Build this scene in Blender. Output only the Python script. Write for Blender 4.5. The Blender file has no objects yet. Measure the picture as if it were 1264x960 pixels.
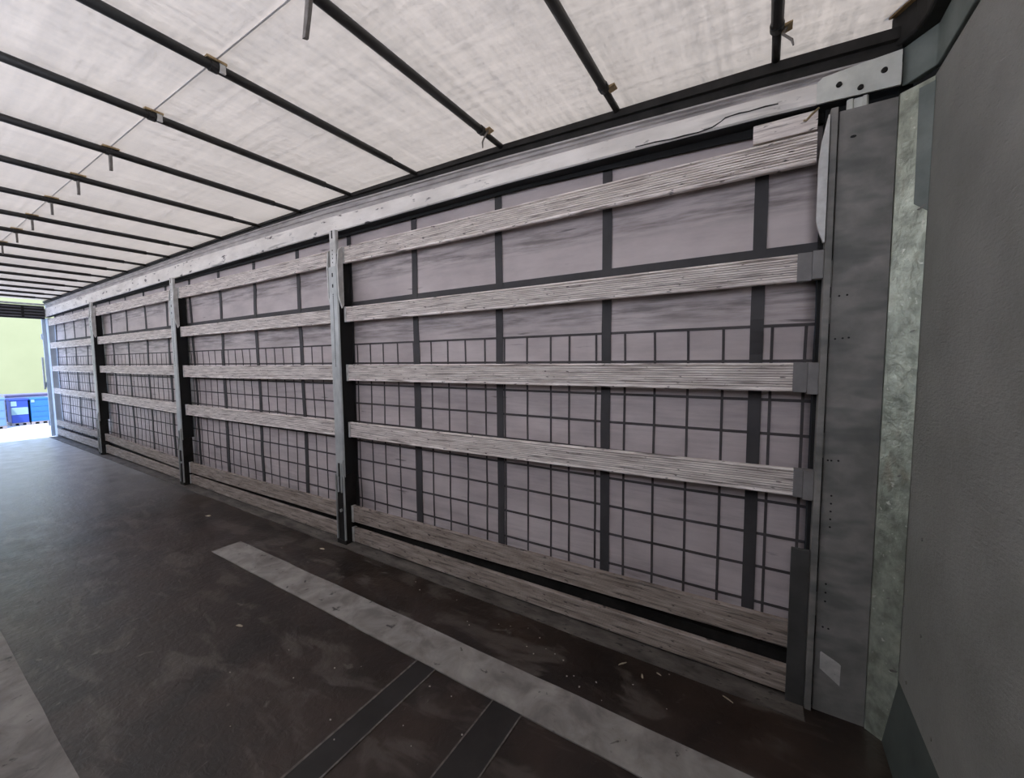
import bpy, bmesh, math, random
from mathutils import Matrix, Vector, noise
random.seed(7)
SC = bpy.context.scene
COL = SC.collection

# ------------------------------------------------------------------ camera
D, YAW, PIT, ROL, FPX = 2.211, -.5562, -.0705, -.0082, 499.35
F = Vector((math.sin(YAW)*math.cos(PIT), math.cos(YAW)*math.cos(PIT), math.sin(PIT)))
R = Vector((math.cos(YAW), -math.sin(YAW), 0)); U = R.cross(F)
R2 = R*math.cos(ROL) + U*math.sin(ROL); U2 = -R*math.sin(ROL) + U*math.cos(ROL)
cam = bpy.data.cameras.new('camera'); co = bpy.data.objects.new('camera', cam); COL.objects.link(co)
M = Matrix((R2, U2, -F)).transposed().to_4x4(); M.translation = (0, -D, 1.6)
co.matrix_world = M
cam.sensor_width = 36; cam.lens = FPX*36/1264; cam.clip_start = .02; cam.clip_end = 400
SC.camera = co

# ------------------------------------------------------------------ light
w = bpy.data.worlds.new('sky'); SC.world = w; w.use_nodes = True
nt = w.node_tree; nt.nodes.clear()
wo = nt.nodes.new('ShaderNodeOutputWorld'); bg = nt.nodes.new('ShaderNodeBackground')
tc = nt.nodes.new('ShaderNodeTexCoord'); sx = nt.nodes.new('ShaderNodeSeparateXYZ'); rp = nt.nodes.new('ShaderNodeValToRGB')
rp.color_ramp.elements[0].position = 0.0; rp.color_ramp.elements[0].color = (.62, .80, 1.15, 1)
rp.color_ramp.elements[1].position = 0.7; rp.color_ramp.elements[1].color = (.42, .62, 1.10, 1)
nt.links.new(tc.outputs['Generated'], sx.inputs[0]); nt.links.new(sx.outputs['Z'], rp.inputs[0])
nt.links.new(rp.outputs[0], bg.inputs[0]); nt.links.new(bg.outputs[0], wo.inputs[0])
bg.inputs[1].default_value = 3.5
sl = bpy.data.lights.new('sun', 'SUN'); so = bpy.data.objects.new('sun', sl); COL.objects.link(so)
sl.energy = 6.5; sl.angle = math.radians(3); sl.color = (1, .95, .88)
so.rotation_euler = Vector((-.50, .38, -.78)).to_track_quat('-Z', 'Y').to_euler()
SC.view_settings.view_transform = 'Standard'; SC.view_settings.look = 'None'
SC.view_settings.gamma = 1; SC.view_settings.use_curve_mapping = False
SC.view_settings.exposure = 0.50

# ------------------------------------------------------------------ helpers
def mat(name, c1, c2=None, rough=.6, metal=0, scale=3, stretch=(1, 1, 1), specks=None, speck_scale=30, speck_amt=.6,
        bump=0, bump_scale=40, bump_stretch=None, detail=6, lo=.35, hi=.65, speck_stretch=None, spec=.5, warp=0, streaks=None, streak_stretch=(1, 1, 40), streak_amt=.6, streak_mix=.8):
    m = bpy.data.materials.new(name); m.use_nodes = True; n = m.node_tree; L = n.links.new
    b = n.nodes['Principled BSDF']; b.inputs['Roughness'].default_value = rough; b.inputs['Metallic'].default_value = metal
    b.inputs['Specular IOR Level'].default_value = spec
    t = n.nodes.new('ShaderNodeTexCoord')
    def nz(sc, st, det=detail, rg=.6):
        mp = n.nodes.new('ShaderNodeMapping'); mp.inputs['Scale'].default_value = st; L(t.outputs['Object'], mp.inputs[0])
        x = n.nodes.new('ShaderNodeTexNoise'); x.inputs['Scale'].default_value = sc; x.inputs['Detail'].default_value = det
        x.inputs['Roughness'].default_value = rg; x.inputs['Distortion'].default_value = warp
        L(mp.outputs[0], x.inputs[0]); return x.outputs[0]
    def ramp(f, a, c, ca, cc):
        r = n.nodes.new('ShaderNodeValToRGB'); e = r.color_ramp.elements
        e[0].position = a; e[0].color = (*ca, 1); e[1].position = c; e[1].color = (*cc, 1); L(f, r.inputs[0]); return r.outputs[0]
    c2 = c2 or tuple(v*1.3 for v in c1)
    col = ramp(nz(scale, stretch), lo, hi, c1, c2)
    if specks:
        s = ramp(nz(speck_scale, speck_stretch or stretch, 4, .55), speck_amt-.03, speck_amt+.03, (0, 0, 0), (1, 1, 1))
        mx = n.nodes.new('ShaderNodeMix'); mx.data_type = 'RGBA'
        L(s, mx.inputs[0]); L(col, mx.inputs[6]); mx.inputs[7].default_value = (*specks, 1); col = mx.outputs[2]
    if streaks:
        s = ramp(nz(2.2, streak_stretch, 3, .6), streak_amt-.05, streak_amt+.05, (0, 0, 0), (streak_mix,)*3)
        mx = n.nodes.new('ShaderNodeMix'); mx.data_type = 'RGBA'
        L(s, mx.inputs[0]); L(col, mx.inputs[6]); mx.inputs[7].default_value = (*streaks, 1); col = mx.outputs[2]
    L(col, b.inputs['Base Color'])
    if bump:
        bp = n.nodes.new('ShaderNodeBump'); bp.inputs['Strength'].default_value = bump; bp.inputs['Distance'].default_value = .01
        L(nz(bump_scale, bump_stretch or stretch), bp.inputs['Height']); L(bp.outputs[0], b.inputs['Normal'])
    return m

class MB:
    def __init__(s): s.v = []; s.f = []
    def box(s, x0, x1, y0, y1, z0, z1):
        o = len(s.v)
        s.v += [(x, y, z) for z in (z0, z1) for y in (y0, y1) for x in (x0, x1)]
        s.f += [tuple(o+i for i in q) for q in ((0, 2, 3, 1), (4, 5, 7, 6), (0, 1, 5, 4), (1, 3, 7, 5), (3, 2, 6, 7), (2, 0, 4, 6))]
        return s
    def loft(s, rings, closed=True, cap=True):
        """rings: list of point loops of equal length"""
        o = len(s.v); n = len(rings[0])
        for r in rings: s.v += [tuple(p) for p in r]
        m = n if closed else n-1
        for k in range(len(rings)-1):
            for i in range(m):
                a = o+k*n+i; b = o+k*n+(i+1) % n
                s.f.append((a, b, b+n, a+n))
        if cap and closed:
            s.f.append(tuple(o+i for i in reversed(range(n)))); s.f.append(tuple(o+(len(rings)-1)*n+i for i in range(n)))
        return s
    def prism_z(s, pts, z0, z1): return s.loft([[(x, y, z0) for x, y in pts], [(x, y, z1) for x, y in pts]])
    def prism_y(s, pts, y0, y1): return s.loft([[(x, y0, z) for x, z in pts], [(x, y1, z) for x, z in pts]])
    def tube(s, pts, r, n=10, flat=1.0):
        pts = [Vector(p) for p in pts]; rings = []
        rr = r if isinstance(r, (list, tuple)) else [r]*len(pts)
        for i, p in enumerate(pts):
            d = (pts[min(i+1, len(pts)-1)]-pts[max(i-1, 0)]).normalized()
            a = d.cross(Vector((0, 0, 1)))
            if a.length < .1: a = d.cross(Vector((0, 1, 0)))
            a.normalize(); b = d.cross(a)
            rings.append([p+a*math.cos(t*2*math.pi/n)*rr[i]+b*math.sin(t*2*math.pi/n)*rr[i]*flat for t in range(n)])
        return s.loft(rings)
    def build(s, name, m, parent=None, bevel=0, smooth=False, loc=None):
        me = bpy.data.meshes.new(name)
        if parent is not None:
            off = Vector((0, 0, 0)); q = parent
            while q: off += q.location; q = q.parent
            loc_local = Vector((0, 0, 0))
        else:
            off = Vector(loc) if loc else Vector((0, 0, 0)); loc_local = off
        me.from_pydata([tuple(Vector(p)-off) for p in s.v], [], s.f)
        bm = bmesh.new(); bm.from_mesh(me); bmesh.ops.recalc_face_normals(bm, faces=bm.faces); bm.to_mesh(me); bm.free()
        me.materials.append(m)
        o = bpy.data.objects.new(name, me); COL.objects.link(o); o.location = loc_local
        if parent is not None: o.parent = parent
        if bevel:
            b = o.modifiers.new('bevel', 'BEVEL'); b.width = bevel; b.segments = 2; b.limit_method = 'ANGLE'; b.angle_limit = .6
        if smooth:
            for p in me.polygons: p.use_smooth = True
        return o

def tag(o, label=None, cat=None, group=None, kind=None):
    if label: o['label'] = label
    if cat: o['category'] = cat
    if group: o['group'] = group
    if kind: o['kind'] = kind
    return o
def empty(name, loc, label, cat, group=None):
    o = bpy.data.objects.new(name, None); COL.objects.link(o); o.location = loc; o.empty_display_size = .1
    return tag(o, label, cat, group)
def lerp(knots, x):
    k = sorted(knots)
    if x <= k[0][0]: return k[0][1]
    for (a, va), (b, vb) in zip(k, k[1:]):
        if x <= b: return va+(vb-va)*(x-a)/(b-a)
    return k[-1][1]

# ------------------------------------------------------------------ materials
RUST = (.09, .05, .03)
m_slat = mat('worn_aluminium', (.58, .50, .455), (.99, .91, .85), rough=.5, metal=.0, scale=9, stretch=(.5, 1, 6), streaks=(.13, .10, .085), streak_stretch=(1.2, 1, 30), streak_amt=.60, specks=(.09, .07, .06),
             speck_scale=26, speck_stretch=(.7, 1, 2.4), speck_amt=.655, bump=.5, bump_scale=30, bump_stretch=(1, 1, 6))
m_slat2 = mat('dark_worn_aluminium', (.20, .16, .13), (.42, .35, .30), rough=.6, metal=.0, scale=9, stretch=(.5, 1, 5), streaks=(.06, .048, .04), streak_stretch=(1.2, 1, 28), streak_amt=.60, specks=(.06, .045, .04),
              speck_scale=26, speck_stretch=(.7, 1, 2.4), speck_amt=.64, bump=.25, bump_scale=30, bump_stretch=(1, 1, 5))  # darker tone for the two lowest board rows
m_groove = mat('groove_dirt', (.20, .165, .145), (.46, .40, .36), rough=.7, scale=4, stretch=(1, 1, 3))
m_groove2 = mat('groove_dirt_dark', (.09, .07, .055), (.2, .165, .14), rough=.7, scale=4, stretch=(1, 1, 3))
m_rail = mat('rail_aluminium', (.67, .625, .575), (.87, .82, .765), rough=.5, metal=.0, scale=2.4, stretch=(1, 1, 3), specks=(.10, .085, .08),
             speck_scale=6, speck_stretch=(1, 1, 3), speck_amt=.64, bump=.08, bump_scale=30, streaks=(.22, .2, .19), streak_stretch=(.6, 1, 6), streak_amt=.66, streak_mix=.7)
m_lip = mat('rail_groove_aluminium', (.30, .28, .27), (.52, .485, .47), rough=.5, metal=.1, scale=4, stretch=(1, 1, 4))
m_galv = mat('galvanised_steel', (.23, .25, .205), (.47, .50, .41), rough=.38, metal=.6, scale=15, stretch=(1, 1, .8), specks=(.60, .61, .53), lo=.38, hi=.66,
             speck_scale=45, speck_amt=.68, bump=.6, bump_scale=24, warp=.25, streaks=(.24, .19, .13), streak_stretch=(3, 3, 1.4), streak_amt=.62, streak_mix=.55)
m_plate = mat('post_cover_steel', (.135, .132, .118), (.25, .235, .215), rough=.6, metal=.0, scale=5, stretch=(1, 1, 1.2), streaks=(.08, .085, .078), streak_stretch=(1.2, 1.2, 3), streak_amt=.55, streak_mix=.6, specks=(.21, .205, .19),
              speck_scale=6, speck_stretch=(1, 1, 7), speck_amt=.73, bump=.12, bump_scale=8)
m_plate2 = mat('light_steel', (.50, .51, .46), (.68, .68, .62), rough=.5, metal=.1, scale=8, bump=.1)
m_post = mat('post_steel', (.34, .35, .34), (.54, .55, .53), rough=.45, metal=.2, scale=9, stretch=(1, 1, .5), bump=.1)
m_wing = mat('pocket_steel', (.46, .45, .43), (.66, .65, .62), rough=.5, metal=.1, scale=12, bump=.1)
m_dark = mat('dark_steel', (.010, .009, .008), (.022, .020, .018), rough=.6, spec=.25, scale=12)
m_hole = mat('hole_black', (.006, .006, .006), (.01, .01, .01), rough=.9)
m_bow = mat('bow_steel', (.012, .012, .012), (.026, .025, .024), rough=.45, spec=.4, scale=6)
m_brass = mat('brass_clip', (.28, .20, .10), (.42, .31, .17), rough=.5, metal=.4, scale=20)
m_strap = mat('strap_webbing', (.11, .10, .09), (.2, .18, .16), rough=.8, scale=20)
m_cap = mat('pocket_grey', (.15, .14, .135), (.22, .21, .20), rough=.6, scale=9)
m_band = mat('black_webbing', (.030, .028, .029), (.050, .046, .047), rough=.7, scale=4)
m_grid = mat('grid_webbing', (.042, .036, .037), (.075, .066, .066), rough=.75, scale=4)
m_bulk = mat('bulkhead_paint', (.20, .195, .175), (.275, .268, .242), rough=.62, scale=2.2, stretch=(1, 1, 1), specks=(.19, .19, .175), speck_scale=9,
             speck_stretch=(1, 1, 3), speck_amt=.74, bump=.6, bump_scale=38, bump_stretch=(1, 1, 3))
m_trim = mat('worn_floor_steel', (.17, .152, .138), (.34, .315, .285), rough=.55, scale=6, warp=.5, specks=(.055, .05, .045), speck_scale=14, speck_amt=.68, bump=.15, bump_scale=9)
m_edge = mat('dusty_floor_edge', (.048, .040, .034), (.14, .122, .105), rough=.7, scale=5, stretch=(1, 2.5, 1), specks=(.03, .025, .022), speck_scale=18, speck_amt=.64)
m_inlay = mat('dark_inlay_board', (.010, .009, .008), (.022, .019, .017), rough=.4, scale=6)
m_seam = mat('floor_seam', (.09, .08, .068), (.19, .17, .15), rough=.8, scale=30)
m_wood = mat('splinter_wood', (.36, .31, .22), (.48, .42, .32), rough=.8, scale=30)
m_grit = mat('grit', (.40, .38, .34), (.6, .57, .5), rough=.9, scale=30)
m_out = mat('rear_wall_paint', (.203, .203, .099), (.221, .221, .110), rough=.9, scale=.6)
m_ground = mat('pale_concrete', (.34, .345, .37), (.42, .425, .44), rough=.9, scale=2)
m_blue = mat('blue_plastic', (.004, .026, .20), (.005, .032, .23), rough=.5, scale=3)
m_azure = mat('azure_plastic', (.008, .085, .23), (.009, .095, .26), rough=.5, scale=3)
m_pale = mat('pale_blue_plastic', (.07, .13, .22), (.08, .15, .24), rough=.5, scale=3)
m_cage = mat('white_cage_steel', (.16, .165, .22), (.19, .195, .25), rough=.5, scale=3)
m_lilac = mat('lilac_board', (.08, .065, .13), (.10, .085, .16), rough=.6, scale=3)
m_label = mat('white_label', (.15, .23, .235), (.17, .25, .25), rough=.6, scale=3)
m_pallet = mat('pallet_wood', (.15, .13, .13), (.2, .17, .17), rough=.8, scale=6)
m_sticker = mat('sticker_plate', (.36, .35, .32), (.50, .48, .45), rough=.6, scale=22, specks=(.10, .09, .08), speck_scale=40, speck_amt=.68)

# floor: brown phenolic plywood with dust
m_floor = mat('phenolic_plywood', (.0085, .0050, .0034), (.034, .0205, .0142), rough=.43, spec=.6, scale=2.0, specks=(.115, .10, .085), speck_scale=9,
              speck_amt=.71, bump=.35, bump_scale=22, detail=9, lo=.36, hi=.64, streaks=(.085, .07, .058), streak_stretch=(1.2, 3.0, 1), streak_amt=.58, streak_mix=.7, warp=.6)
n = m_floor.node_tree; b = n.nodes['Principled BSDF']
t = n.nodes.new('ShaderNodeTexCoord'); x = n.nodes.new('ShaderNodeTexNoise'); x.inputs['Scale'].default_value = 5; x.inputs['Detail'].default_value = 8
r = n.nodes.new('ShaderNodeMapRange'); r.inputs['To Min'].default_value = .20; r.inputs['To Max'].default_value = .50
n.links.new(t.outputs['Object'], x.inputs[0]); n.links.new(x.outputs[0], r.inputs[0]); n.links.new(r.outputs[0], b.inputs['Roughness'])

base = b.inputs['Base Color'].links[0].from_socket   # paler towards the rear: doorway daylight painted into the base colour
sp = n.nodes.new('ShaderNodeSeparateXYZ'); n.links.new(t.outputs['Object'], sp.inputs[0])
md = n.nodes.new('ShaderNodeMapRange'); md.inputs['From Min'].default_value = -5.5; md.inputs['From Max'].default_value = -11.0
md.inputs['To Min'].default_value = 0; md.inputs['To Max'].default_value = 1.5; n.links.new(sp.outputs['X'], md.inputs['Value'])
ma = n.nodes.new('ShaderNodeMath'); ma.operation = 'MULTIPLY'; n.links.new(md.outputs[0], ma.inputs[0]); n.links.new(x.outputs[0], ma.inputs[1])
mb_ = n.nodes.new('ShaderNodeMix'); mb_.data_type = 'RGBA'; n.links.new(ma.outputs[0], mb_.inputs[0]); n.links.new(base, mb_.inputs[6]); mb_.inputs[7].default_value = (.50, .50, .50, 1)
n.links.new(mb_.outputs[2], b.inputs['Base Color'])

# side curtain PVC: grey with horizontal dirt streaks; darker bands below boards and at the bottom
m_curt = mat('grey_curtain_pvc', (.40, .342, .335), (.555, .485, .47), rough=.55, scale=1.6, stretch=(1, 1, 2.2), specks=(.15, .13, .13),
             speck_scale=2.6, speck_stretch=(.8, 1, 9), speck_amt=.69, bump=.15, bump_scale=3, bump_stretch=(1, 1, 2))
n = m_curt.node_tree; L = n.links.new; b = n.nodes['Principled BSDF']; base = b.inputs['Base Color'].links[0].from_socket
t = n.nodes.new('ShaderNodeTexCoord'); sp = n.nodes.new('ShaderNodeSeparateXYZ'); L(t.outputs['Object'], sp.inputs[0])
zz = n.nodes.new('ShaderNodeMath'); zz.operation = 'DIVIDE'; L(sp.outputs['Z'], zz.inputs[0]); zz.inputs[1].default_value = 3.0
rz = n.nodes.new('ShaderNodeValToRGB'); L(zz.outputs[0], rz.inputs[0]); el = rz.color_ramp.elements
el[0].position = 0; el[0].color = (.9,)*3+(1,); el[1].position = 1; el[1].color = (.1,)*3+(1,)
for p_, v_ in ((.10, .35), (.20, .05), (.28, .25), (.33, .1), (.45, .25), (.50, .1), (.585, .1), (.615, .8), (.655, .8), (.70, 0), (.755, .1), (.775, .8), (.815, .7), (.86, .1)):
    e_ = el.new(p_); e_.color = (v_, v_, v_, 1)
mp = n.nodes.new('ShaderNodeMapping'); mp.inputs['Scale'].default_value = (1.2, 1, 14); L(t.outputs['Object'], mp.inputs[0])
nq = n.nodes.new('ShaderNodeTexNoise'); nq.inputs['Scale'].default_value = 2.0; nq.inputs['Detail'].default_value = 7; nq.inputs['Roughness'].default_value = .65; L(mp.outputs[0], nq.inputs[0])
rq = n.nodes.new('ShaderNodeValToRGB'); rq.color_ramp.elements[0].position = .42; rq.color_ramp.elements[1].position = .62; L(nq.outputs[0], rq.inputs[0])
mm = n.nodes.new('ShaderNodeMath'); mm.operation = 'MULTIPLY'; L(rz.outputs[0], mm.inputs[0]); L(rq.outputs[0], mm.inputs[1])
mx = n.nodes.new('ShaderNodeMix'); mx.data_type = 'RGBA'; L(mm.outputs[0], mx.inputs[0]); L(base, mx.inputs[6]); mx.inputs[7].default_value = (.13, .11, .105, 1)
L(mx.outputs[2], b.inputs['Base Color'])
m_curt2_ = mat('plain_curtain_pvc', (.11, .10, .105), (.16, .15, .155), rough=.6, scale=1.6)

m_curt2 = bpy.data.materials.new('fill_side_tarpaulin'); m_curt2.use_nodes = True
_n = m_curt2.node_tree; _n.nodes.clear()
_o = _n.nodes.new('ShaderNodeOutputMaterial'); _a = _n.nodes.new('ShaderNodeAddShader'); _t = _n.nodes.new('ShaderNodeBsdfTranslucent'); _d = _n.nodes.new('ShaderNodeBsdfDiffuse')
_t.inputs[0].default_value = (.72, .63, .53, 1); _d.inputs[0].default_value = (.5, .48, .47, 1)  # strong translucency so the unseen band works as fill light
_n.links.new(_t.outputs[0], _a.inputs[0]); _n.links.new(_d.outputs[0], _a.inputs[1]); _n.links.new(_a.outputs[0], _o.inputs[0])

# roof tarpaulin: light passes through
m_roof = bpy.data.materials.new('white_roof_tarpaulin'); m_roof.use_nodes = True
n = m_roof.node_tree; n.nodes.clear(); L = n.links.new
out = n.nodes.new('ShaderNodeOutputMaterial'); add = n.nodes.new('ShaderNodeAddShader')
tr = n.nodes.new('ShaderNodeBsdfTranslucent'); df = n.nodes.new('ShaderNodeBsdfDiffuse')
t = n.nodes.new('ShaderNodeTexCoord')
def rn(sc, st, rot=0, det=5):
    mp = n.nodes.new('ShaderNodeMapping'); mp.inputs['Scale'].default_value = st; mp.inputs['Rotation'].default_value = (0, 0, rot)
    L(t.outputs['Object'], mp.inputs[0]); q = n.nodes.new('ShaderNodeTexNoise'); q.inputs['Scale'].default_value = sc; q.inputs['Detail'].default_value = det
    L(mp.outputs[0], q.inputs[0]); return q.outputs[0]
def mth(op, a, b_):
    q = n.nodes.new('ShaderNodeMath'); q.operation = op
    for i, v in enumerate((a, b_)):
        if isinstance(v, (int, float)): q.inputs[i].default_value = v
        else: L(v, q.inputs[i])
    return q.outputs[0]
f1 = rn(28, (1, .03, 1), .06, 6); f2 = rn(28, (.03, 1, 1), .10, 6); f3 = rn(1.3, (1, 1, 1)); f4 = rn(90, (1, .25, 1), 0, 2); f5 = rn(90, (.25, 1, 1), 0, 2)
s = mth('ADD', mth('ADD', f1, f2), mth('ADD', mth('MULTIPLY', f4, .7), mth('MULTIPLY', f5, .7)))
s = mth('ADD', s, mth('MULTIPLY', f3, .35))
mr = n.nodes.new('ShaderNodeMapRange'); mr.inputs['From Min'].default_value = 1.50; mr.inputs['From Max'].default_value = 2.25
L(s, mr.inputs[0])
rr = n.nodes.new('ShaderNodeValToRGB'); rr.color_ramp.elements[0].color = (.066, .0510, .0350, 1); rr.color_ramp.elements[1].color = (.119, .0905, .0615, 1)
L(mr.outputs[0], rr.inputs[0]); L(rr.outputs[0], tr.inputs[0]); df.inputs[0].default_value = (.55, .53, .52, 1)
L(tr.outputs[0], add.inputs[0]); L(df.outputs[0], add.inputs[1]); L(add.outputs[0], out.inputs[0])

# ------------------------------------------------------------------ structure
XR, XL = .50, -13.32        # bulkhead plane, rear end of the deck
YN = -2.54   # near side
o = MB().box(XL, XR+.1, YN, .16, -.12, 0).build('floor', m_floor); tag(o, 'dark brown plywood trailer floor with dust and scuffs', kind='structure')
def fp(name, m, x0, x1, y0, y1, t=.003, par=o): return MB().box(x0, x1, y0, y1, -.002, t).build(name, m, par)
fp('inlay_panel', m_inlay, -1.525, -1.405, -1.80, -.735)
fp('inlay_panel', m_inlay, -1.035, -.885, -1.60, -.735)
fp('board_seam', m_seam, -1.535, -1.525, -1.80, -.735, .004)
fp('board_seam', m_seam, -1.405, -1.397, -1.80, -.735, .004)
fp('board_seam', m_seam, -1.042, -1.035, -1.60, -.735, .004)
fp('board_seam', m_seam, -.885, -.878, -1.60, -.735, .004)

def strip(name, label, x0, x1, y0, y1, m, t):
    nseg = 40; q = MB()
    rings = []
    for i in range(nseg+1):
        x = x0+(x1-x0)*i/nseg
        e0 = .006*noise.noise(Vector((x*3, y0*7, 1))); e1 = .006*noise.noise(Vector((x*3, y1*7, 4)))
        rings.append([(x, y0+e0, -.002), (x, y1+e1, -.002), (x, y1+e1, t), (x, y0+e0, t)])
    q.loft(rings); return tag(q.build(name, m), label, kind='structure')
strip('trim_1', 'worn grey metal strip running along the floor parallel to the slatted side', -3.93, XR-.03, -.735, -.51, m_trim, .006)
strip('trim_2', 'worn grey metal strip on the floor by the near side', -4.4, XR-.03, YN+.02, -1.866, m_trim, .006)
strip('trim_3', 'dusty floor edging below the slats', XL+.02, .20, -.115, .10, m_edge, .004)

# roof sheet with slight sag
roof_z = [(-13.4, 2.985), (-5, 3.01), (-2.9, 2.992), (-1.4, 2.965), (0, 2.935), (.6, 2.91)]
q = MB(); rings = []
NX, NY = 150, 14
for i in range(NX+1):
    X = -13.34+(13.34+.60)*i/NX; rings.append([])
    for j in range(NY+1):
        Y = YN-.04+(.20-YN)*j/NY
        z = lerp(roof_z, X)+.008*noise.noise(Vector((X*1.3, Y*1.1, 0)))
        rings[-1].append((X, Y, z))
q.loft(rings, closed=False, cap=False)
o = q.build('ceiling', m_roof, smooth=True); tag(o, 'translucent white roof tarpaulin', kind='structure')
q = MB(); rings = []
for i in range(60):
    X = -13.2+13.5*i/59; z = lerp(roof_z, X)-.0115
    rings.append([(X, -1.275, z), (X, -1.268, z), (X, -1.268, z+.002), (X, -1.275, z+.002)])
q.loft(rings).build('seam', mat('tarpaulin_seam', (.44, .42, .41), rough=.8), o)
tag(o.children[0], 'grey welded centre seam')

# bulkhead
q = MB().box(XR, XR+.06, YN, .02, 0, 2.625); o = q.build('wall_front', m_bulk, bevel=.002); tag(o, 'dark grey bulkhead wall at the front of the trailer', kind='structure')
q = MB().prism_y([(.466, 0), (.512, 0), (.512, .34), (.4995, .30)], YN+.02, -.045)
q.build('kick_plate', mat('kick_plate_steel', (.045, .055, .048), (.075, .088, .078), rough=.6, scale=4), o)
for (y, z) in ((-.094, .62), (-.18, .36), (-.30, .62), (-.45, .36), (-.25, .95)):
    MB().tube([(.4975, y, z), (.503, y, z)], .006, 10).build('rivet', m_plate, o)
MB().box(.515, .575, YN, .14, 2.60, 2.96).build('upper_panel', m_hole, o)
tag(MB().box(.192, .575, .045, .165, 0, 2.85).build('wall_corner', m_hole), 'black outer corner panel behind the front post, widened to block light', kind='structure')  # widened to close the light leak beside the curtain end
MB().box(.12, .192, .130, .165, 0, 2.45).build('leak_flap', m_hole, bpy.data.objects['wall_corner'])  # added to block outside light coming round the curtain edge
# near side, unseen: translucent band and dark panel shaped for fill light
o = MB().loft([[(X, YN, 1.95), (X, YN, lerp([(-13.4, 2.985), (-5, 3.01), (-2.9, 2.992), (-1.4, 2.965), (0, 2.935), (.6, 2.91)], X)+.002)] for X in (XL, -5, -2.9, -1.4, 0, XR+.1)], closed=False, cap=False).build('wall_near_fill', m_curt2)
MB().box(XL, XR, YN-.03, YN+.005, 0, 1.96).build('lower_panel', m_curt2_, o); tag(o, 'unseen pale side tarpaulin behind the viewer, made bright as fill light', kind='structure')

# front transverse beam over the bulkhead
m_beam = mat('beam_green_grey', (.11, .13, .115), (.19, .21, .19), rough=.6, metal=.0, scale=5)
o = empty('front_beam', (XR, -1.2, 2.65), 'green-grey roof beam across the top of the bulkhead with black top edge', 'beam')
MB().prism_z([(.425, .012), (.50, -.085), (.50, YN), (.60, YN), (.60, .012)], 2.655, 2.80).build('web', m_beam, o, bevel=.004)
MB().prism_z([(.385, .02), (.44, -.07), (.452, -.14), (.452, YN), (.62, YN), (.62, .02)], 2.802, 2.93).build('cap', m_dark, o, bevel=.01)
MB().prism_z([(.46, .01), (.512, -.06), (.53, YN), (.60, YN), (.60, .01)], 2.622, 2.657).build('gap_seal', m_hole, o)
q = MB().prism_z([(.375, .0), (.43, -.09), (.436, -.30), (.452, -.30), (.45, 0)], 2.915, 2.945); q.build('rust_patch', mat('rusty_edge', (.16, .09, .035), (.3, .19, .08), rough=.8, scale=14), o)

# ------------------------------------------------------------------ top side rail
railb = [(-13.4, 2.625), (-9.7, 2.665), (-6.7, 2.685), (-4.4, 2.70), (-1.3, 2.703), (-.03, 2.675), (.45, 2.655)]
face = [(-13.4, 2.80), (-6, 2.85), (-3.3, 2.83), (-1.3, 2.79), (0, 2.755), (.45, 2.735)]
lipt = [(-13.4, 2.90), (-5, 2.945), (-3.3, 2.925), (-1.3, 2.862), (0, 2.80), (.45, 2.775)]
trk = [(-13.4, 2.965), (-5, 2.988), (-2.9, 2.968), (-1.4, 2.935), (0, 2.890), (.45, 2.865)]
XS = [-13.38, -11.5, -9.7, -8, -6.7, -5.5, -4.4, -3.3, -2.3, -1.4, -.7, -.03, .42]
rt = empty('top_rail', (-6.5, 0, 2.68), 'pale aluminium roof rail running along the top of the slatted side', 'rail')
def sweep(prof):
    return [[(X, y, z(X)) for y, z in prof] for X in XS]
Fb, Ff, Fl, Ft = (lambda X: lerp(railb, X)), (lambda X: lerp(face, X)), (lambda X: lerp(lipt, X)), (lambda X: lerp(trk, X))
MB().loft(sweep([(-.012, lambda X: Fb(X)+.006), (-.012, Ff), (.0, lambda X: Ff(X)+.008), (.06, lambda X: Ff(X)+.008), (.06, Fb), (-.004, Fb)])).build('face_profile', m_rail, rt)
MB().loft(sweep([(.004, lambda X: Ff(X)+.006), (.012, lambda X: (Ff(X)+Fl(X))/2), (.002, lambda X: (Ff(X)+Fl(X))/2+.004), (.006, lambda X: Fl(X)-.012),
                 (-.010, lambda X: Fl(X)-.008), (-.010, Fl), (.07, Fl), (.07, lambda X: Ff(X)+.006)])).build('groove_profile', m_lip, rt)
MB().loft(sweep([(-.004, lambda X: Fl(X)+.002), (-.004, lambda X: Fl(X)*.5+Ft(X)*.5), (-.020, lambda X: Fl(X)*.5+Ft(X)*.5+.003), (-.020, Ft), (.08, Ft), (.08, lambda X: Fl(X)+.002)])).build('roof_track', m_dark, rt)
MB().loft(sweep([(-.003, lambda X: Fb(X)-.006), (-.003, lambda X: Fb(X)-.001), (.06, lambda X: Fb(X)-.001), (.06, lambda X: Fb(X)-.006)])).build('underside_shade', m_hole, rt)  # black plate standing in for the shade on the rail underside
tag(MB().loft(sweep([(.13, lambda X: 2.45), (.13, lambda X: Ft(X)-.02), (.084, lambda X: Ft(X)-.02), (.084, lambda X: lerp(roof_z, X)-.002), (.165, lambda X: lerp(roof_z, X)-.002), (.165, lambda X: 2.45)])).build('leak_blocker', m_hole),
    'black light blocker added behind the curtain top', kind='structure')  # added to stop sky light leaking in over the curtain
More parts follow.
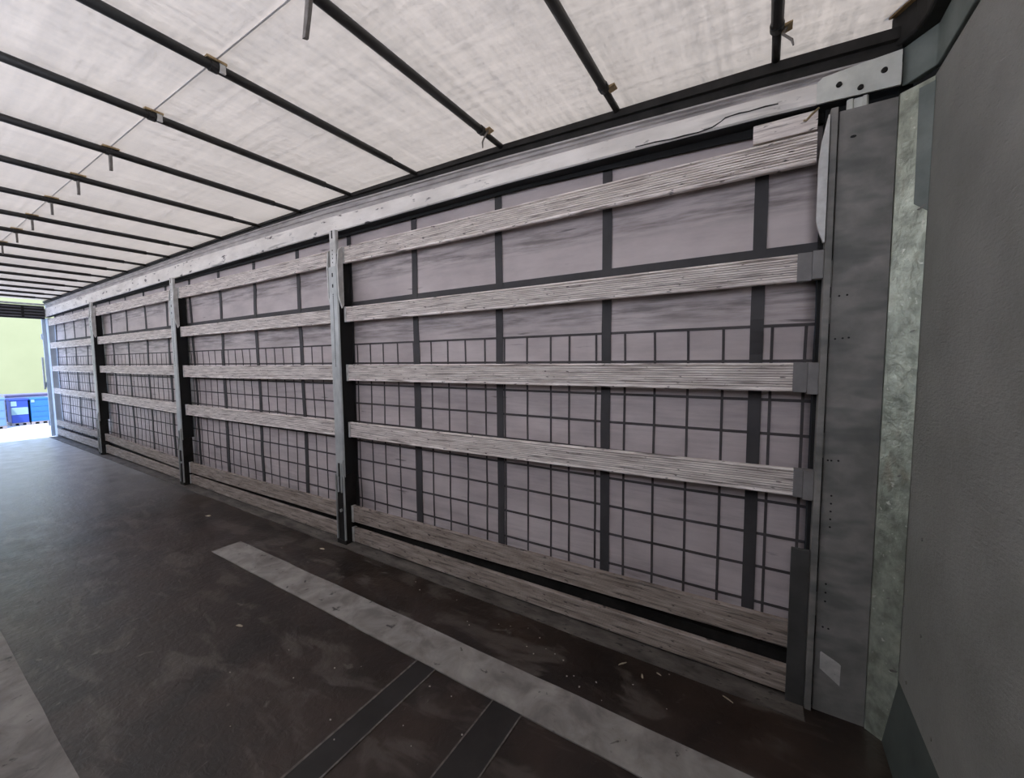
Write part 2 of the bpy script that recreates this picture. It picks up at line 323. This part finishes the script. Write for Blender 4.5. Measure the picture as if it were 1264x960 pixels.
# corner joint plate at the front end of the rail
pl = MB().loft([[(X, -.018, Fb(X)-.004+(.0 if X > .1 else .0)) , (X, -.018, zt), (X, -.012, zt), (X, -.012, Fb(X)-.004)] for X, zt in ((-.02+.175, 2.748), (.175, 2.764), (.30, 2.775), (.418, 2.782))])
pl = pl.build('corner_plate', m_plate2, rt)
for (x, z) in ((.228, 2.716), (.297, 2.682), (.367, 2.722)):
    MB().tube([(x, -.0265, z), (x, -.017, z)], [.0085, .011], 12).build('bolt', m_dark, pl)
q = MB().tube([(.165, -.014, 2.648), (.14, -.028, 2.622), (.122, -.036, 2.600), (.114, -.032, 2.604)], .0045, 8); q.build('hook_pin', m_brass, rt, smooth=True)
q = MB()
pts = [(-.60, 2.712), (-.50, 2.708), (-.427, 2.702), (-.363, 2.700), (-.30, 2.698), (-.24, 2.702), (-.205, 2.718), (-.187, 2.728), (-.165, 2.731), (-.13, 2.731), (-.09, 2.728), (-.03, 2.728), (.02, 2.725)]
pts = [(x, z-.012) for x, z in pts]
q.loft([[(x, -.0135, z-.003), (x, -.0135, z+.002+.002*(i % 2)), (x, -.011, z+.003), (x, -.011, z-.003)] for i, (x, z) in enumerate(pts)])
q.build('tar_smear', m_dark, rt)

# ------------------------------------------------------------------ side slats
bays = [(.165, -3.045), (-3.175, -6.385), (-6.525, -9.83), (-9.97, -13.14)]
bayname = ['bay nearest the bulkhead', 'second bay from the bulkhead', 'third bay from the bulkhead', 'rearmost bay by the open doors']
rows = [('top', [(2.560, 2.434)]*4, [(2.565, 2.430)]*4),
        ('second highest', [(2.056, 1.938)]*4, [(2.065, 1.940)]*4),
        ('third highest', [(1.578, 1.449)]+[(1.573, 1.440)]*3, [(1.575, 1.437), (1.569, 1.42), (1.563, 1.45), (1.559, 1.447)]),
        ('fourth highest', [(1.097, .972), (1.076, .943), (1.065, .925), (1.068, .970)], [(1.076, .947), (1.062, .925), (1.085, .960), (1.083, .968)]),
        ('second lowest', [(.372, .246), (.330, .192), (.295, .160), (.366, .255)], [(.334, .192), (.297, .160), (.370, .248), (.383, .259)]),
        ('bottom', [(.150, .022), (.140, .014), (.130, .014), (.185, .050)], [(.140, .016), (.130, .018), (.170, .030), (.195, .055)])]
for bi, (xa, xb) in enumerate(bays):
    for ri, (rn_, A, B) in enumerate(rows):
        (t0, b0), (t1, b1) = A[bi], B[bi]
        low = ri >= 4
        x0 = xa if ri != 4 and ri != 5 or bi else .142
        lbl = '%s %s ribbed aluminium board in the %s' % (rn_, 'dark' if low else 'scuffed', bayname[bi])
        root = empty('guard_board', ((x0+xb)/2, 0, (b0+b1)/2), lbl, 'board', 'long aluminium boards along the trailer side')
        yo = 0.0
        nr = 9
        def prof(X, top, bot):
            h = top-bot; P = [(X, yo+.026, bot), (X, yo+.002, bot+.0005), (X, yo-.002, bot+.006)]
            for k in range(nr):
                z0 = bot+.012+(h-.024)*k/nr; z1 = bot+.012+(h-.024)*(k+.58)/nr; z2 = bot+.012+(h-.024)*(k+.64)/nr; z3 = bot+.012+(h-.024)*(k+.93)/nr
                P += [(X, yo, z0), (X, yo, z1), (X, yo+(.0015 if low else .006), z2), (X, yo+(.0015 if low else .006), z3)]
            P += [(X, yo-.002, top-.009), (X, yo-.002, top-.004), (X, yo+.001, top), (X, yo+.026, top)]
            return P
        ns = 7; rings = []
        bow_ = random.uniform(-.005, .004)
        for k in range(ns):
            f = k/(ns-1); X = x0+(xb-x0)*f
            sg = bow_*math.sin(math.pi*f)+ (-.010*math.sin(math.pi*f) if ri in (0, 4) and bi == 0 else 0)*0
            rings.append(prof(X, t0+(t1-t0)*f+sg, b0+(b1-b0)*f+sg))
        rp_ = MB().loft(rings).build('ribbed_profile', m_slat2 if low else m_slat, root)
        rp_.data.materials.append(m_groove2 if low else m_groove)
        for p in rp_.data.polygons:        # dirt sits in the grooves
            c_ = p.center
            if abs(p.normal.y) > .9 and abs((c_.y) - .006) < .0012 and p.area < .2: p.material_index = 1
        # end caps
        hc = (t0-b0)
        if bi == 0 and ri in (1, 2, 3):
            c = MB().box(x0-.052 if ri < 3 else x0-.035, x0+.0005, yo-.006, yo+.03, b0-.002, t0+.002).build('end_pocket', m_cap, root, bevel=.002)
            tag(c, 'dark grey end pocket')
        f = .03/abs(x0-xb)
        c = MB().loft([[(X, yo-.005, t1+.002), (X, yo+.03, t1+.002), (X, yo+.03, b1-.002), (X, yo-.005, b1-.002)] for X in (xb-.004, xb+.020)])
        c.build('end_cap', m_wing, root)
# short offcut board above the top slat
o = empty('offcut_board', (.05, 0, 2.57), 'short pale board wedged above the top slat under the corner plate', 'board')
MB().box(-.072, .165, .004, .024, 2.572, 2.652).build('board', m_slat, o, bevel=.002)

# ------------------------------------------------------------------ side curtain behind the slats
cu = empty('side_curtain', (-6.5, .10, 0), 'grey tarpaulin side curtain with black webbing behind the slats', 'curtain')
def wav(X, Z):
    y = .012*noise.noise(Vector((X*.9, Z*1.2, 3)))+.006*noise.noise(Vector((X*3, Z*4, 7)))
    if X > -.9 and 1.6 < Z < 1.95:   # loose fold at the front edge
        y -= .030*max(0, min(1, (X+.9)/.9))*math.sin(math.pi*(Z-1.6)/.35)**2
    return .10+y
def sheet(x0, x1, z0, z1, nx, nz, off):
    q = MB()
    q.loft([[(x0+(x1-x0)*i/nx, wav(x0+(x1-x0)*i/nx, z0+(z1-z0)*j/nz)+off, z0+(z1-z0)*j/nz) for j in range(nz+1)] for i in range(nx+1)], closed=False, cap=False)
    return q
q = sheet(-13.19, .19, -.05, 2.80, 260, 60, 0)
c = q.build('curtain_sheet', m_curt, cu, smooth=True)
sd = c.modifiers.new('solid', 'SOLIDIFY'); sd.thickness = .002; sd.offset = 1
def strap(q, pts, hw, vertical, off=-.003, th=.002):
    rings = []
    for (X, Z) in pts:
        if vertical: rings.append([(X-hw, wav(X-hw, Z)+off, Z), (X+hw, wav(X+hw, Z)+off, Z), (X+hw, wav(X+hw, Z)+off+th, Z), (X-hw, wav(X-hw, Z)+off+th, Z)])
        else: rings.append([(X, wav(X, Z-hw)+off, Z-hw), (X, wav(X, Z+hw)+off, Z+hw), (X, wav(X, Z+hw)+off+th, Z+hw), (X, wav(X, Z-hw)+off+th, Z-hw)])
    q.loft(rings)
bx = [-.033, -.784, -1.53, -2.307, -3.09, -3.87, -4.70, -5.50, -6.30, -7.10, -7.90, -8.70, -9.45, -10.2, -10.95, -11.7, -12.45, -13.1]
for X in bx:
    q = MB(); strap(q, [(X, z*2.79/50) for z in range(51)], .028, True, -.006); q.build('vertical_webbing', m_band, cu)
q = MB(); strap(q, [(-13.19+13.38*i/200, 2.098) for i in range(201)], .022, False, -.005); q.build('horizontal_webbing', m_band, cu)
hz = [1.752, 1.587, 1.40, 1.235, 1.07, .90, .73, .56, .378, .21, .04]
g = MB()
for Z in hz: strap(g, [(-13.19+13.38*i/200, Z) for i in range(201)], .0070, False, -.0035)
g.build('reinforcement_lines', m_grid, cu)
vx = [.160, -.005+.0, -.175, -.339, -.508, -.673, -.846, -1.018, -1.145, -1.316, -1.492, -1.654, -1.825, -1.993, -2.162, -2.345, -2.524, -2.697, -2.859, -3.03]
while vx[-1] > -12.9: vx.append(vx[-1]-.168)
for X in vx:
    if X in (-.005,): X = .03
    q = MB(); strap(q, [(X, z*1.752/30) for z in range(31)], .0062, True, -.0032); q.build('vertical_line', m_grid, cu)
tz = [(-13.2, 2.63), (-6, 2.665), (-3, 2.677), (-1.3, 2.678), (-.2, 2.640), (.2, 2.615)]
MB().loft([[(X, .064, lerp(tz, X)), (X, .064, lerp(tz, X)+.09), (X, .078, lerp(tz, X)+.09), (X, .078, lerp(tz, X))] for X in (-13.19, -6, -3, -1.3, -.2, .19)]).build('top_shade_strip', m_hole, cu)  # black tapering strip modelled in place of the shade below the rail
q = MB(); q.box(-13.19, .19, .060, .095, 0, .185); q.build('bottom_rail', m_dark, cu)

# ------------------------------------------------------------------ intermediate posts
def post(X, label, det=True):
    e = empty('curtain_post', (X, 0, 0), label, 'post', 'curtain posts between the slats')
    w_ = .060
    zt = lerp(railb, X)
    MB().prism_z([(X-w_, -.048), (X-w_+.008, -.060), (X+w_-.008, -.060), (X+w_, -.048), (X+w_-.004, -.046), (X-w_+.004, -.046)], .60, 2.40).build('face_plate', m_post, e, bevel=.002)
    MB().box(X-.045, X+.045, -.045, .078, .62, 2.50).build('channel', m_hole, e)
    MB().prism_z([(X-.040, -.045), (X-.034, -.052), (X+.034, -.052), (X+.040, -.045), (X+.040, -.02), (X-.040, -.02)], 2.39, zt-.002).build('head_tube', m_wing, e, bevel=.001)
    for s in (-1, 1):
        xs = X+s*.062
        q = MB().loft([[(xs, y, z) for y, z in ((-.058, 2.15), (-.062, 2.40), (-.050, 2.53), (-.02, 2.56), (-.01, 2.56), (-.01, 2.08), (-.03, 2.05))],
                       [(xs+s*.014, y, z) for y, z in ((-.058, 2.15), (-.062, 2.40), (-.050, 2.53), (-.02, 2.56), (-.01, 2.56), (-.01, 2.08), (-.03, 2.05))]])
        q.build('side_pocket', m_wing, e, bevel=.001)
    MB().box(X-.008, X+.008, -.0535, -.050, zt-.07, zt-.005).build('head_slot', m_hole, e)
    for z, h in ((2.33, .016), (2.24, .014)):
        MB().box(X-.008, X+.006, -.0615, -.058, z-h, z+h).build('slot', m_hole, e)
    q = MB()
    for k in range(4): q.box(X-.004, X+.004, -.0535, -.050, 2.43+k*.033, 2.44+k*.033)
    for k in range(40): q.box(X-.0045, X+.0045, -.0615, -.058, 1.56+k*.0155, 1.568+k*.0155)
    q.build('hole_row', m_hole, e)
    # lower leg: dark box with two latch bars
    MB().box(X-.057, X+.057, -.056, .055, .03, .62).build('leg_box', m_dark, e, bevel=.004)
    for s in (-1, 1):
        MB().box(X+s*.054-.004, X+s*.054+.004, -.072, -.056, .04, .62 if s < 0 else .75).build('leg_flange', m_post, e, bevel=.002)
    MB().box(X-.034, X-.020, -.066, -.050, .46, .72).build('latch_bar', m_post, e, bevel=.002)
    MB().box(X+.008, X+.024, -.066, -.050, .46, .72).build('latch_bar', m_post, e, bevel=.002)
    MB().box(X-.018, X+.006, -.0635, -.0595, .60, .72).build('latch_slot', m_hole, e)
    MB().tube([(X, -.070, .30), (X, -.050, .30)], .014, 12).build('lock_knob', m_post, e)
    MB().box(X-.060, X+.060, -.070, .05, 0, .035).build('foot', m_dark, e, bevel=.003)
    return e
post(-3.110, 'steel curtain post nearest the bulkhead, with a dark lower leg')
post(-6.455, 'steel curtain post midway along the side')
post(-9.900, 'steel curtain post farthest from the bulkhead, before the rear doors')

# ------------------------------------------------------------------ front corner post
fc = empty('front_corner_post', (.33, 0, 0), 'tall dark grey steel corner post between the slats and the bulkhead', 'post')
cv = MB().prism_z([(.232, -.004), (.236, -.012), (.416, -.012), (.416, .03), (.232, .03)], .0, 2.612).build('cover_plate', m_plate, fc, bevel=.001)
MB().prism_z([(.205, -.026), (.207, -.030), (.229, -.030), (.229, .04), (.205, .04)], 0, 2.625).build('edge_flange', m_plate, fc, bevel=.001)
MB().box(.2295, .2335, -.0125, .0, .02, 2.61).build('groove', m_hole, fc)
for z in (1.955, 1.80, 1.22, .50):    # bridges over the groove
    MB().box(.2290, .2345, -.0140, -.010, z-.055, z+.055).build('groove_bridge', m_plate, fc)
holes = [(.262, 1.86), (.288, 1.862), (.255, 1.68), (.280, 1.682), (.30, 1.684), (.250, 1.155), (.262, 1.155), (.286, 1.157), (.268, 1.0), (.268, .965), (.268, .93), (.268, .895),
         (.268, .86), (.264, .60), (.264, .56), (.264, .52), (.26, .40), (.28, .398)]
for x, z in holes:
    MB().tube([(x, -.0135, z), (x, -.011, z)], .004, 8).build('rivet_hole', m_hole, fc)
o = MB().tube([(.283, -.0135, 2.50), (.283, -.011, 2.50)], .010, 16, .5).build('drain_slot', m_hole, fc)
st = MB().loft([[(x, -.0145, z) for x, z in ((.256, .205), (.325, .152), (.328, .150), (.329, .245), (.322, .252), (.258, .285), (.255, .280))],
                [(x, -.0115, z) for x, z in ((.256, .205), (.325, .152), (.328, .150), (.329, .245), (.322, .252), (.258, .285), (.255, .280))]]).build('sticker', m_sticker, fc)
tag(st, 'pale worn square plate')
# top wing plate and rod stub, low pocket
def plate_y(pts, y0, y1): return MB().loft([[(x, y0, z) for x, z in pts], [(x, y1, z) for x, z in pts]])
plate_y([(.203, 2.600), (.197, 2.600), (.178, 2.50), (.170, 2.42), (.170, 2.18), (.178, 2.14), (.184, 2.12), (.190, 2.105), (.196, 2.085), (.203, 2.085)], -.040, -.020).build('wing_plate', m_wing, fc, bevel=.002)
tb = MB().prism_z([(.258, .006), (.258, -.004), (.266, -.010), (.276, -.010), (.280, -.003), (.306, -.003), (.310, -.010), (.320, -.010), (.326, -.004), (.326, .006)], 2.58, 2.652).build('rod_stub', m_plate2, fc)
plate_y([(.203, 0.0), (.132, 0.0), (.132, .74), (.203, .74)], -.024, -.010).build('low_pocket', mat('low_pocket_steel', (.035, .035, .032), (.06, .058, .054), rough=.7, scale=6), fc, bevel=.002)
for z0, z1 in ((1.94, 2.06), (1.44, 1.58), (.965, 1.10)):
    MB().box(.166, .2045, -.016, .03, z0, z1).build('slat_pocket', m_cap, fc, bevel=.002)
# galvanised diagonal flange next to the bulkhead
gp = empty('galvanised_flange', (.46, -.04, 0), 'mottled galvanised steel flange wedged between corner post and bulkhead', 'flange')
MB().prism_z([(.4175, -.010), (.4175, -.018), (.468, -.060), (.498, -.088), (.498, .018), (.4175, .018)], 0.0, 2.618).build('flange', m_galv, gp, bevel=.0015)
MB().loft([[(.462, -.058, 2.60), (.4985, -.091, 2.60), (.4985, -.085, 2.60), (.464, -.054, 2.60)], [(.466, -.060, 2.18), (.4985, -.091, 2.14), (.4985, -.085, 2.14), (.466, -.056, 2.18)]]).build('folded_lip', m_beam, gp)
for x, y, z, k in ((.484, -.0775, 2.16, 1.2), (.480, -.073, 1.70, .7), (.470, -.0625, 1.13, .8), (.462, -.0555, .62, .6), (.482, -.0755, .33, 1.3)):
    pts = []
    for a in range(9):
        t_ = a/9*2*math.pi; rr_ = k*(.007+.004*noise.noise(Vector((x*90, z*50, a*1.3))))
        pts.append((rr_*math.cos(t_)*1.4, rr_*math.sin(t_)*.55+rr_*math.cos(t_)*.7))
    MB().loft([[(x+u*.76, y-u*.65-.0022+o_, z+v) for u, v in pts] for o_ in (0, .004)]).build('dent', m_plate, gp)

# ------------------------------------------------------------------ roof bows
bows = [.005, -.70, -1.43, -2.165, -2.90, -3.62, -4.35, -5.13, -5.86, -6.57, -7.37, -8.10, -8.85, -9.6, -10.35, -11.1, -11.85, -12.6]
ordn = ['first', 'second', 'third', 'fourth', 'fifth', 'sixth', 'seventh', 'eighth', 'ninth', 'tenth', 'eleventh', 'twelfth', 'thirteenth', 'fourteenth', 'fifteenth', 'sixteenth', 'seventeenth', 'eighteenth']
for i, X in enumerate(bows):
    z = lerp(roof_z, X)-.036
    e = empty('roof_bow', (X, YN/2, z), '%s black roof bow counted from the bulkhead, under the tarpaulin' % ordn[i], 'roof bow', 'roof bows under the tarpaulin')
    MB().tube([(X, YN+.02, z), (X, -.24, z)], .0215, 14).build('sleeve', m_bow, e, smooth=True)
    MB().tube([(X, -.27, z-.001), (X, .03, z-.001)], .0165, 14).build('end_bar', m_bow, e, smooth=True)
    if i < 3:
        y0 = -.205
        MB().tube([(X, y0-.035, z), (X, y0-.005, z)], .025, 14).build('end_collar', m_bow, e)
        c = MB().prism_y([(X+.012, z-.006), (X+.052, z+.004), (X+.052, z+.010), (X+.012, z+.006)], y0-.012, y0+.034)
        c.build('clip', m_brass, e)
        L_ = (.075, .0, .085)[i]
        if L_: MB().tube([(X+.032, y0+.005, z), (X+.020, y0-.010, z-.03), (X+.015 if i else X+.05, y0-.03, z-.075), (X+.02 if i else X+.055, y0-.035, z-.025-L_)], [.005, .005, .005, .003], 8, 1).build('tie_end', m_strap, e)
    # centre clip under the seam
    yc = -1.27
    MB().box(X-.028, X+.028, yc-.04, yc+.04, z+.016, z+.026).build('seam_clip', m_brass, e)
    MB().tube([(X, yc-.022, z), (X, yc+.010, z)], .0255, 12).build('centre_collar', m_bow, e)
    if i >= 5 or i == 2:
        hl = .10 if i != 2 else .13
        dx = -.03 if i == 2 else 0
        MB().loft([[(X-.013+dx*f, yc-.008, z-.018-hl*f), (X+.013+dx*f-.008*f*f, yc-.008, z-.018-hl*f), (X+.013+dx*f-.008*f*f, yc+.006, z-.018-hl*f), (X-.013+dx*f+.008*f*f, yc+.006, z-.018-hl*f)] for f in (0, .3, .6, .85, 1)]).build('hanging_strap', m_strap, e)
    else:
        MB().box(X+.012, X+.024, yc+.012, yc+.035, z-.022, z+.02).build('buckle', m_wing, e)

# ------------------------------------------------------------------ rear frame
m_rear = mat('rear_frame_paint', (.42, .47, .52), (.52, .58, .62), rough=.5, scale=3)
e = empty('rear_post', (-13.28, .0, 0), 'pale grey rear door post at the far end of the trailer', 'post')
MB().box(-13.40, -13.20, .0, .12, 0, 2.60).build('post_body', m_rear, e, bevel=.006)
MB().box(-13.44, -13.40, -.055, .05, 0, 2.60).build('door_edge', m_rear, e, bevel=.004)
for z in (.3, 1.15, 2.2): MB().tube([(-13.45, -.06, z-.06), (-13.45, -.06, z+.06)], .018, 12).build('hinge', m_rear, e)
MB().tube([(-13.43, -.085, 1.05), (-13.43, -.085, 1.75)], .016, 10).build('lock_rod', m_post, e)
e = empty('rear_post', (-13.28, YN, 0), 'rear door post on the near side of the trailer', 'post')
MB().box(-13.40, -13.20, YN, YN+.06, 0, 2.58).build('post_body', m_rear, e, bevel=.006)
e = empty('rear_header', (-13.3, -1.27, 2.59), 'dark ribbed header over the open rear doorway', 'header')
MB().box(-13.36, -13.28, YN, -.02, 2.575, 2.85).build('beam', m_dark, e, bevel=.004)
q = MB()
for k in range(4): q.box(-13.28, -13.262, YN, -.03, 2.605+k*.062, 2.635+k*.062)
q.build('ribs', mat('header_rib', (.07, .068, .075), (.1, .1, .11), rough=.5), e)
for y in (-.33, -1.2, -2.1): MB().box(-13.262, -13.25, y-.02, y+.02, 2.59, 2.84).build('bracket', m_dark, e)
MB().tube([(-13.22, YN, 2.875), (-13.22, -.02, 2.875)], .02, 12).build('top_tube', m_post, e)

# ------------------------------------------------------------------ outside
o = MB().box(-80, 20, -40, 40, -1.3, -1.2).build('ground', m_ground); tag(o, 'pale concrete yard', kind='structure')
b_ = empty('building', (-33, 4, -1.2), 'bright yellow-green building wall beyond the open rear doors', 'building')
MB().box(-36, -32.5, -14, 22, -1.2, 7.5).build('wall', m_out, b_)
MB().box(-36.2, -32.3, -14.2, 22.2, 7.5, 7.7).build('parapet', m_cage, b_)
MB().box(-32.5, -32.44, -14, 22, -1.2, -.9).build('plinth', m_ground, b_)

def crate(x, y, w_, h, m, label, ribs, labels, z0=-1.2, name='plastic_crate'):
    e = empty(name, (x, y, z0), label, 'crate')
    d = .95
    z = z0+.13
    MB().box(x-d/2, x+d/2, y-w_/2, y+w_/2, z, z+h-.05).build('body', m, e, bevel=.02)
    MB().box(x-d/2-.03, x+d/2+.03, y-w_/2-.03, y+w_/2+.03, z+h-.08, z+h).build('lid', m, e, bevel=.015)
    for k in range(ribs):
        zz = z+h*(k+1)/(ribs+1.5)
        MB().box(x+d/2, x+d/2+.018, y-w_/2+.02, y+w_/2-.02, zz-.02, zz+.02).build('rib', m, e)
    for (ya, yb, za, zb) in labels:
        MB().box(x+d/2+.001, x+d/2+.024, y+ya*w_, y+yb*w_, z+za*h, z+zb*h).build('label_sheet', m_label, e)
    p = MB()
    p.box(x-d/2, x+d/2, y-w_/2, y+w_/2, z0+.10, z0+.13)
    for yy in (-.42, 0, .42): p.box(x-d/2, x+d/2, y+yy*w_-.06, y+yy*w_+.06, z0, z0+.10)
    p.build('pallet', m_pallet, e)
    return e
crate(-29.4, 1.54, .52, 1.10, m_blue, 'deep blue plastic crate with white labels on the yard', 0, [(-.48, -.16, .70, .90), (-.49, .47, .34, .64)])
crate(-29.4, 2.16, .58, 1.10, m_azure, 'bright azure ribbed plastic crate right of the deep blue one', 3, [(-.47, -.28, .82, .94)])
crate(-28.6, .72, .62, 1.22, m_pale, 'pale blue plastic crate at the left edge of the doorway view', 2, [])
e = empty('wire_cage', (-30.4, 1.9, -1.2), 'white steel cage rack behind the blue crates', 'rack')
q = MB()
for y in (1.12, 1.24, 2.75): q.box(-30.8, -30.74, y-.025, y+.025, -1.2, .20); q.box(-30.1, -30.04, y-.025, y+.025, -1.2, .20)
for z in (-.9, -.55, -.2, .02, .20):
    q.box(-30.09, -30.05, 1.12, 2.75, z-.02, z+.02)
q.build('frame', m_cage, e)
MB().box(-30.7, -30.15, 1.30, 2.7, .05, .15).build('board_stack', m_lilac, e)
MB().box(-30.7, -30.15, 1.26, 2.7, -1.1, .03).build('lower_stack', m_cage, e)

# ------------------------------------------------------------------ debris on the floor
def chip(x, y, L_, w_, a, label):
    o = MB().loft([[(-L_/2, -w_/2, 0), (-L_/2*.8, w_/2, 0), (-L_/2*.8, w_/2, .003), (-L_/2, -w_/2, .004)], [(0, -w_*.6, 0), (0, w_*.5, 0), (0, w_*.5, .005), (0, -w_*.6, .005)],
                   [(L_/2, -w_*.3, 0), (L_/2*.9, w_*.3, 0), (L_/2*.9, w_*.3, .002), (L_/2, -w_*.3, .002)]]).build('wood_splinter', m_wood)
    o.location = (x, y, .0042 if y > -.115 else .0002); o.rotation_euler = (0, 0, a)
    return tag(o, label, 'splinter', 'wood splinters on the floor')
CHIPS = [(-.585, -.190, .052, .006, .9, 'pale wood splinter lying slantwise beside the bottom slat edge'),
         (-.475, -.222, .030, .008, 1.9, 'short thick wood splinter near the floor edging'),
         (-.405, -.165, .026, .004, -.3, 'thin pale splinter right of the short thick one'),
         (-.095, -.155, .050, .004, -.45, 'long thin splinter nearest the corner post'),
         (-2.665, -1.09, .045, .014, .25, 'small pinkish wood scrap on the open brown floor'),
         (-3.17, -.215, .050, .018, .1, 'pale scrap on the floor left of the nearest post foot'),
         (-4.9, -.38, .06, .03, .2, 'tiny pale scrap on the floor before the midway post')]
for c in CHIPS: chip(*c)
gpos = [(-1.9, -.62), (-1.5, -.34), (-1.47, -.36), (-1.75, -.92), (-1.86, -1.0), (-1.98, -1.15), (-1.35, -.83), (-1.22, -.82), (-1.08, -.34), (-.98, -.30), (-.92, -.31), (-1.02, -.37),
        (-.86, -.33), (-.8, -.42), (-.72, -.45), (-.77, -.40), (-.66, -.38), (-1.25, -.24), (-1.32, -.26), (-1.15, -.20), (-.6, -.47), (-1.6, -1.2), (-1.5, -1.25), (-1.05, -.95), (-2.3, -1.3),
        (-2.2, -1.05), (-1.3, -1.05), (-.33, -.36), (-.5, -.30), (-.36, -.14), (-1.7, -.2), (-2.0, -.24), (-2.1, -.18), (-1.05, -.24), (-1.95, -1.45), (-1.2, -1.1)]
gproto = None
for i, (x, y) in enumerate(gpos):
    if gproto is None:
        bm = bmesh.new(); bmesh.ops.create_icosphere(bm, subdivisions=1, radius=.0045)
        for v in bm.verts: v.co *= 1+.35*noise.noise(v.co*300); v.co.z *= .6
        me = bpy.data.meshes.new('grit_crumb'); bm.to_mesh(me); bm.free(); me.materials.append(m_grit)
        o = gproto = bpy.data.objects.new('grit_crumb', me)
    else: o = gproto.copy()
    COL.objects.link(o)
    sc = random.uniform(.5, 1.1)
    o.scale = (sc*random.uniform(.8, 1.5), sc, sc); o.rotation_euler = (0, 0, random.uniform(0, 3))
    o.location = (x, y, .0025*sc)
    tag(o, 'tiny pale crumb of grit on the brown floor', 'crumb', 'crumbs of grit on the floor')
